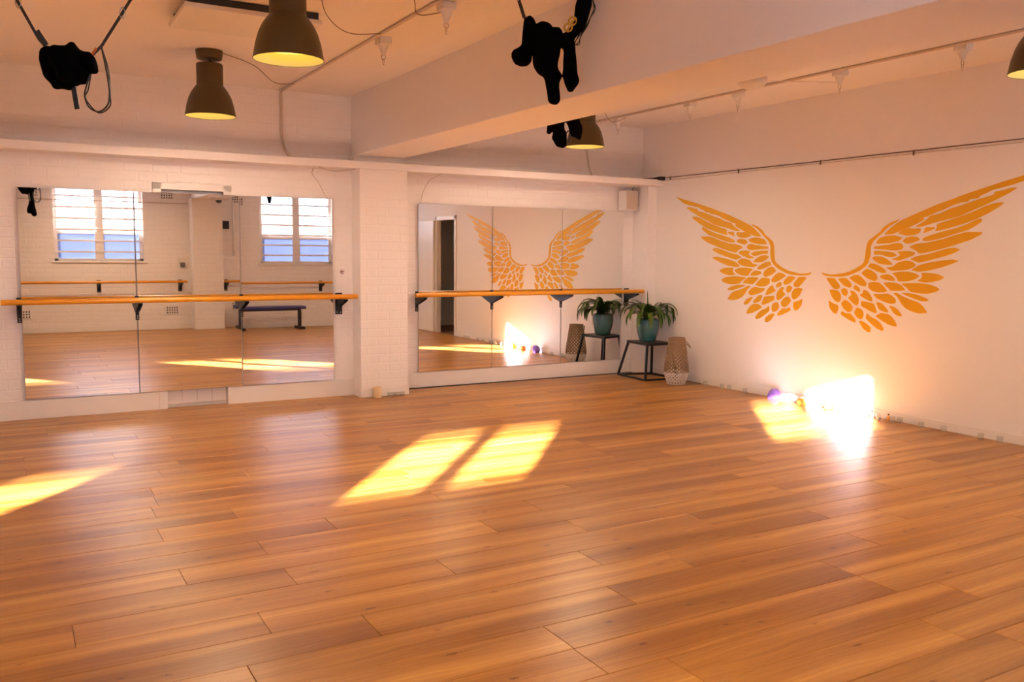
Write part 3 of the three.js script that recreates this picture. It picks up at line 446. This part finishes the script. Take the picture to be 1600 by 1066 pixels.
// ---------- plant, table, lantern ----------
{
  const t = thing('side_table', 'black metal side table with splayed legs carrying the potted plant', 'table', [-0.245, 0, 0.32]); const B = [[-0.20, -0.32], [0.205, -0.195], [0.205, 0.28], [-0.235, 0.245]], T = [[-0.135, -0.245], [0.175, -0.15], [0.175, 0.215], [-0.18, 0.195]], y1 = 0.402;
  const slab = (q, y, h) => new THREE.ExtrudeGeometry(new THREE.Shape(q.map(([x, z]) => new THREE.Vector2(x, -z))), { depth: h, bevelEnabled: true, bevelSize: 0.002, bevelThickness: 0.002, bevelSegments: 1 }).rotateX(-Math.PI / 2).translate(0, y, 0);
  part('table_top', slab(T, y1, 0.026), blackMetal, t); part('top_inlay', slab(T.map(([x, z]) => [x * 0.93, z * 0.93]), y1 + 0.0265, 0.001), mat(0.06, 0.045, 0.035, 0.5), t);
  for (let i = 0; i < 4; i++) { part('leg', beamBar([B[i][0], 0.013, B[i][1]], [T[i][0] * 0.94, y1 + 0.002, T[i][1] * 0.94], 0.022, 0.022), blackMetal, t); const j = (i + 1) % 4; part('base_rail', beamBar([B[i][0], 0.0115, B[i][1]], [B[j][0], 0.0115, B[j][1]], 0.022, 0.022), blackMetal, t); }
}
{
  const p = thing('potted_plant', 'long-leaved green plant in a turquoise glazed pot on the black table', 'plant', [-0.25, 0.4335, 0.30]);
  const glaze = mat(0.03, 0.145, 0.16, 0.14, { clearcoat: 1, clearcoatRoughness: 0.06 });
  part('pot', lathe([[0, 0], [0.082, 0], [0.09, 0.004], [0.105, 0.04], [0.124, 0.10], [0.134, 0.16], [0.135, 0.205], [0.13, 0.245], [0.124, 0.262], [0.116, 0.264], [0.114, 0.255], [0.118, 0.2], [0.11, 0.19]], 48), glaze, p);
  part('soil', new THREE.CylinderGeometry(0.117, 0.117, 0.02, 28).translate(0, 0.215, 0), mat(0.03, 0.02, 0.012, 1), p);
  part('stem', [[0.01, 0.02], [-0.03, -0.01], [0.03, -0.03]].map(([x, z]) => rod([x, 0.21, z], [x * 1.6, 0.34, z * 1.6], 0.011)), mat(0.07, 0.09, 0.03, 0.7), p);
  const leafTex = dataTex(64, 256, (u, v) => { const c = Math.abs(u - 0.5) * 2, n = nA(u * 16, v * 24); const k = 0.75 + 0.4 * n; return c < 0.10 ? [0.42 * k, 0.5 * k, 0.12 * k] : [(0.20 + 0.06 * Math.sin(c * 18)) * k, 0.33 * k, 0.06 * k]; }, true);
  const leafMats = [[1, 1, 1], [0.75, 0.85, 0.8], [1.15, 1.1, 0.8]].map(([a, b, c]) => mat(a, b, c, 0.33, { map: leafTex, side: THREE.DoubleSide }));
  const leaf = (az, len, w, up, droop, y0, r0) => { // an arching strap leaf with a folded midrib
    const n = 14, P = [], U = [], I = [], ca = Math.cos(az), sa = Math.sin(az); let r = r0, y = y0, ang = up; const st = len / n;
    for (let i = 0; i <= n; i++) { const t = i / n, hw = w * Math.pow(Math.sin(Math.PI * Math.min(1, 0.10 + 0.90 * t)), 0.75) * (t < 0.99 ? 1 : 0.02), cx = r * ca, cz = r * sa, fold = hw * 0.35; const nx = -Math.sin(ang) * ca, ny = Math.cos(ang), nz = -Math.sin(ang) * sa;
      for (const s of [-1, 0, 1]) { const e = s ? fold : 0; const lx = cx - sa * hw * s + nx * e, lz = cz + ca * hw * s + nz * e; P.push(Math.min(lx, lz < -0.17 ? 0.105 : 0.232), y + ny * e, Math.max(lz, lx > 0.1 ? -0.185 : -0.46)); U.push((s + 1) / 2, t); }
      if (i < n) { const o = i * 3; I.push(o, o + 1, o + 3, o + 1, o + 4, o + 3, o + 1, o + 2, o + 4, o + 2, o + 5, o + 4); } r += Math.cos(ang) * st; y += Math.sin(ang) * st; ang = Math.max(-1.5, ang - (droop / n) * (0.5 + t)); }
    const g = new THREE.BufferGeometry(); g.setAttribute('position', new THREE.Float32BufferAttribute(P, 3)); g.setAttribute('uv', new THREE.Float32BufferAttribute(U, 2)); g.setIndex(I); g.computeVertexNormals(); return g; };
  let k = 0; const put = (...a) => part('leaf', leaf(...a), leafMats[k++ % 3], p);
  for (let i = 0; i < 11; i++) put(i * 0.571 + rr(-0.2, 0.2), rr(0.42, 0.54), rr(0.026, 0.04), rr(1.0, 1.42), rr(3.0, 3.7), 0.27, 0.03);
  for (let i = 0; i < 9; i++) put(i * 0.70 + 0.3 + rr(-0.2, 0.2), rr(0.34, 0.44), rr(0.028, 0.042), rr(0.6, 0.95), rr(2.4, 3.0), 0.27, 0.03);
  for (let i = 0; i < 7; i++) put(i * 0.9 + 0.1, rr(0.26, 0.36), rr(0.02, 0.028), rr(1.1, 1.45), rr(1.8, 2.8), 0.30, 0.015);
  put(2.4, 0.36, 0.007, 1.45, 0.6, 0.28, 0.01); put(-0.2, 0.5, 0.012, 1.15, 3.0, 0.28, 0.02); put(3.0, 0.44, 0.012, 1.1, 3.1, 0.28, 0.02);
  for (const [az, l] of [[1.15, 0.36], [1.75, 0.42], [2.15, 0.46], [2.6, 0.40], [3.3, 0.36]]) put(az, l, 0.036, 0.75, 3.3, 0.27, 0.045);
}
{
  const l = thing('woven_lantern', 'tapered bamboo lantern with white painted foot and bent handle', 'lantern', [-0.275, 0, 0.86]); const R = (y) => y < 0.16 ? 0.098 + 0.042 * Math.sin((y / 0.16) * Math.PI / 2) : 0.14 - 0.05 * Math.pow((y - 0.16) / 0.36, 1.15), HT = 0.52;
  const strip = (a0, dir, y0, y1, off) => { const n = Math.max(2, Math.round((y1 - y0) / 0.016)), P = [], I = [], w = 0.0068; for (let i = 0; i <= n; i++) { const y = y0 + (y1 - y0) * i / n, a = a0 + dir * y * 7.2, r = R(y) + off * Math.cos(y * 95 + a0 * 9); for (const s of [-1, 1]) { const da = s * w / R(y); P.push(Math.cos(a + da) * r, y, Math.sin(a + da) * r); P.push(Math.cos(a + da) * (r - 0.0035), y, Math.sin(a + da) * (r - 0.0035)); } if (i < n) { const o = i * 4; for (const [p, q] of [[0, 2], [3, 1], [2, 3], [1, 0]]) I.push(o + p, o + q, o + p + 4, o + q, o + q + 4, o + p + 4); } } const g = new THREE.BufferGeometry(); g.setAttribute('position', new THREE.Float32BufferAttribute(P, 3)); g.setIndex(I); g.computeVertexNormals(); return g; };
  const cane = mat(0.30, 0.19, 0.095, 0.6), white = mat(0.75, 0.70, 0.64, 0.6); const up = [], low = []; for (let i = 0; i < 19; i++) for (const d of [-1, 1]) { const a = i * Math.PI * 2 / 19 + (d > 0 ? 0.07 : 0); up.push(strip(a, d, 0.132, HT, 0.0016 * d)); low.push(strip(a, d, 0.004, 0.134, 0.0016 * d)); }
  part('bamboo_weave', up, cane, l); part('painted_weave', low, white, l).userData.label = 'white painted lower weave';
  part('rim', new THREE.TorusGeometry(R(HT), 0.005, 8, 40).rotateX(Math.PI / 2).translate(0, HT, 0), cane, l); part('foot_ring', new THREE.TorusGeometry(R(0.006), 0.005, 8, 40).rotateX(Math.PI / 2).translate(0, 0.005, 0), white, l);
  part('handle', tube([[0.02, HT - 0.01, -0.09], [0.09, HT - 0.02, -0.06], [0.135, HT - 0.08, 0.02], [0.15, HT - 0.115, 0.06], [0.10, HT - 0.07, 0.085], [0.02, HT - 0.005, 0.088]], 0.0045, 40), cane, l);
}
// ---------- candles and stones on the floor ----------
const jarGlass = mat(0.95, 0.96, 0.95, 0.03, { transmission: 1, thickness: 0, ior: 1.45 }), wax = mat(0.85, 0.80, 0.70, 0.5, { sheen: 0.2 });
function tealight(x, z, label, r = 0.025, h = 0.05, group = 'tealight glasses along the wing wall') {
  const t = thing('tealight_glass', label, 'candle holder', [x, 0, z], 0, group);
  part('glass', lathe([[0, 0.002], [r * 0.8, 0.002], [r * 0.86, 0.004], [r, h], [r - 0.002, h], [r * 0.82, 0.008], [0, 0.008]], 24), jarGlass, t); part('rim', new THREE.TorusGeometry(r - 0.001, 0.0014, 6, 24).rotateX(Math.PI / 2).translate(0, h, 0), steel, t);
  const c = part('candle', new THREE.CylinderGeometry(r * 0.7, r * 0.7, 0.014, 20).translate(0, 0.0155, 0), wax, t); part('wick', rod([0, 0.022, 0], [0, 0.03, 0], 0.001, 5), black, c); part('tin_cup', new THREE.CylinderGeometry(r * 0.74, r * 0.72, 0.012, 20, 1, true).translate(0, 0.0145, 0), steel, t); return t;
}
const fromLantern = (n) => `clear tealight glass by the wing wall, ${n} one from the bamboo lantern`, pastBottle = (n) => `clear tealight glass by the wing wall, ${n} one past the amber bottle`;
for (const [x, z, lab] of [[-0.09, 1.14, fromLantern('first')], [-0.085, 1.40, fromLantern('second')], [-0.075, 1.50, fromLantern('third')], [-0.09, 1.75, fromLantern('fourth')], [-0.09, 3.40, 'clear tealight glass by the wing wall, between the pale and amber bottles'], [-0.09, 3.54, pastBottle('first')], [-0.085, 3.61, pastBottle('second')], [-0.10, 3.83, pastBottle('third')], [-0.09, 4.03, pastBottle('fourth')], [-0.10, 4.36, pastBottle('fifth')], [-0.09, 4.51, pastBottle('sixth')]]) tealight(x, z, lab, 0.026, 0.054);
for (const [x, lab] of [[-3.49, 'tealight glass at the pier, next to the cream pillar candle'], [-3.43, 'tealight glass at the pier, between two others'], [-3.362, 'tealight glass at the pier, last of three from the pillar candle']]) tealight(x, 0.252, lab, 0.03, 0.04, 'tealight glasses at the pier');
{ const c = thing('pillar_candle', 'thick cream pillar candle at the foot of the brick pier', 'candle', [-3.63, 0, 0.262]); part('wax_body', lathe([[0, 0.001], [0.038, 0.001], [0.04, 0.004], [0.04, 0.105], [0.036, 0.11], [0.02, 0.104], [0, 0.102]], 28), mat(0.82, 0.62, 0.36, 0.5), c); part('wick', rod([0, 0.102, 0], [0, 0.116, 0], 0.0015, 5), black, c); }
function stone(name, label, x, z, r, sy, m, seedv, ped) { const s = thing(name, label, name === 'salt_candle' ? 'candle holder' : 'crystal', [x, 0, z]); const g = mergeVertices(new THREE.IcosahedronGeometry(r, 2).deleteAttribute('uv').deleteAttribute('normal')); const p = g.attributes.position, n = makeNoise(seedv); for (let i = 0; i < p.count; i++) { const v = V(p.getX(i), p.getY(i), p.getZ(i)).multiplyScalar(0.82 + 0.4 * n(p.getX(i) * 38 + 9, p.getY(i) * 38 + p.getZ(i) * 51 + 9)); p.setXYZ(i, v.x, Math.max(-r * 0.6, v.y) * sy, v.z); } const q = g.toNonIndexed(); q.computeVertexNormals(); q.computeBoundingBox(); q.translate(0, -q.boundingBox.min.y + 0.001, 0); part('stone', q, m, s); if (ped) ped(s); return s; }
stone('amethyst', 'purple amethyst crystal lump on the floor in the sun', -0.10, 2.16, 0.058, 1.15, mat(0.24, 0.13, 0.55, 0.3), 41, null);
stone('salt_candle', 'orange salt crystal candle holder beside the amethyst', -0.105, 2.53, 0.045, 1.0, mat(0.85, 0.32, 0.04, 0.4), 42, (s) => part('candle', new THREE.CylinderGeometry(0.018, 0.018, 0.012, 16).translate(0, 0.072, 0), wax, s));
stone('quartz', 'small pale rose crystal between the two orange pieces', -0.09, 2.68, 0.02, 1.0, mat(0.75, 0.5, 0.42, 0.3), 43, null);
{ const c = thing('votive_candle', 'orange glass votive candle in the sun patch', 'candle', [-0.085, 0, 2.83]); part('glass', lathe([[0, 0.002], [0.03, 0.002], [0.034, 0.006], [0.035, 0.078], [0.032, 0.078], [0.031, 0.01], [0, 0.01]], 28), mat(0.95, 0.42, 0.04, 0.2, { transmission: 0.4, thickness: 0 }), c); part('wax_fill', new THREE.CylinderGeometry(0.030, 0.030, 0.04, 20).translate(0, 0.031, 0), mat(0.85, 0.4, 0.08, 0.5), c); }
{ const c = thing('votive_candle', 'pale lilac glass votive candle beside the orange votive', 'candle', [-0.075, 0, 2.92]); part('glass', lathe([[0, 0.002], [0.026, 0.002], [0.03, 0.006], [0.031, 0.09], [0.028, 0.09], [0.027, 0.01], [0, 0.01]], 28), mat(0.7, 0.66, 0.85, 0.2, { transmission: 0.4, thickness: 0 }), c); part('wax_fill', new THREE.CylinderGeometry(0.026, 0.026, 0.05, 20).translate(0, 0.036, 0), wax, c); }
{ const c = thing('incense_holder', 'pink incense cone stand with a curved wire', 'incense', [-0.08, 0, 3.03]); part('stand', lathe([[0, 0.001], [0.03, 0.001], [0.03, 0.008], [0.012, 0.014], [0.012, 0.07], [0, 0.074]], 20), mat(0.78, 0.5, 0.45, 0.5), c); part('wire', tube([[0, 0.07, -0.02], [0, 0.11, -0.035], [0, 0.12, -0.06], [0, 0.10, -0.075]], 0.003), mat(0.4, 0.25, 0.22, 0.4), c); }
stone('quartz', 'tiny brown pebble at the edge of the sun patch', -0.05, 3.2, 0.013, 0.8, mat(0.3, 0.17, 0.09, 0.5), 44, null);
tag(part('cable', tube([[-0.02, 0.006, 2.98], [-0.06, 0.005, 3.05], [-0.07, 0.005, 3.15], [-0.02, 0.006, 3.22]], 0.004), mat(0.75, 0.66, 0.58, 0.5)), 'short pale cord on the floor beside the incense stand', 'cable');
for (const [z, c, lab] of [[3.47, [0.75, 0.35, 0.05], 'tiny amber bottle between tealight glasses'], [3.30, [0.7, 0.62, 0.55], 'tiny pale bottle beside the brown pebble']]) { const b = thing('mini_bottle', lab, 'bottle', [-0.05, 0, z]); part('body', lathe([[0, 0.001], [0.014, 0.001], [0.015, 0.004], [0.015, 0.035], [0.007, 0.043], [0.007, 0.052], [0, 0.052]], 18), mat(...c, 0.25), b); part('cap', new THREE.CylinderGeometry(0.008, 0.008, 0.01, 14).translate(0, 0.057, 0), black, b); }

// ---------- things by the window wall, seen in the mirrors ----------
{ const b = thing('bench', 'padded blue bench with black legs under the window barre', 'bench', [-2.48, 0, 8.28]); const pad = mat(0.03, 0.03, 0.16, 0.45);
  part('seat_pad', rbox(-0.66, 0.66, 0.385, 0.445, -0.14, 0.14, 0.022, 4), pad, b); part('rail', rbox(-0.58, 0.58, 0.355, 0.385, -0.03, 0.03, 0.003), black, b);
  for (const x of [-0.56, 0.56]) { const l = part('leg', rbox(x - 0.03, x + 0.03, 0.03, 0.36, -0.03, 0.03, 0.004), black, b); part('foot', rbox(x - 0.05, x + 0.05, 0.001, 0.05, -0.2, 0.2, 0.006), black, l); } }
function vent(x, y, label) { const v = thing('wall_vent', label, 'vent', [x, y, RZ - 0.014], 0, 'perforated wall vents'); part('plate', rbox(-0.115, 0.115, -0.08, 0.08, 0, 0.014, 0.004), farBrickPaint, v); const g = []; for (let i = -2; i <= 2; i++) for (let j = -1; j <= 1; j++) g.push(box(i * 0.042 - 0.011, i * 0.042 + 0.011, j * 0.045 - 0.013, j * 0.045 + 0.013, -0.0006, 0.002)); part('holes', g, mat(0.03, 0.025, 0.02, 0.9), v); }
vent(-4.21, 2.45, 'perforated vent high on the window wall beside the pier'); vent(-2.95, 2.42, 'perforated vent high above the blue bench'); vent(-4.17, 0.35, 'perforated vent low on the window wall beside the pier'); vent(-6.58, 0.33, 'perforated vent low on the window wall under the first barre'); vent(-2.98, 0.40, 'perforated vent low behind the blue bench');
tag(part('pipe', rod([-9, 2.31, RZ - 0.02], [-3.84, 2.31, RZ - 0.02], 0.011), conduitMat), 'thin pipe running across the barred window', 'pipe');
tag(part('downpipe', rod([-3.03, 1.35, RZ - 0.025], [-3.03, 2.38, RZ - 0.025], 0.022), plasticWhite), 'short white pipe on the wall beside the window pier', 'pipe');
{ const s = thing('wall_speaker', 'small black speaker on the window pier', 'speaker', [-3.19, 1.86, RZ - 0.001]); part('cabinet', rbox(-0.06, 0.06, 0, 0.15, -0.11, 0, 0.008), black, s); part('grille', rbox(-0.05, 0.05, 0.012, 0.138, -0.114, -0.108, 0.003), mat(0.03, 0.03, 0.03, 0.8), s); }
{ const s = thing('power_outlet', 'white power outlet with plugs beside the window pier', 'outlet', [-3.97, 1.2, RZ - 0.001]); part('plate', rbox(-0.06, 0.06, 0, 0.12, -0.012, 0, 0.004), plasticWhite, s); part('plug', rbox(-0.04, 0.04, -0.05, 0.03, -0.05, -0.012, 0.008), mat(0.2, 0.18, 0.15, 0.5), s); }
{ const s = thing('wall_camera', 'black dome camera on a white plate under the beam', 'camera', [-3.4, 2.40, 8.2]); part('plate', rbox(-0.15, 0.15, -0.035, 0, -0.07, 0.07, 0.006), plasticWhite, s); part('dome', new THREE.SphereGeometry(0.055, 20, 12, 0, Math.PI * 2, Math.PI / 2, Math.PI / 2).translate(0, -0.035, 0), black, s); }

renderer.render(scene, camera);
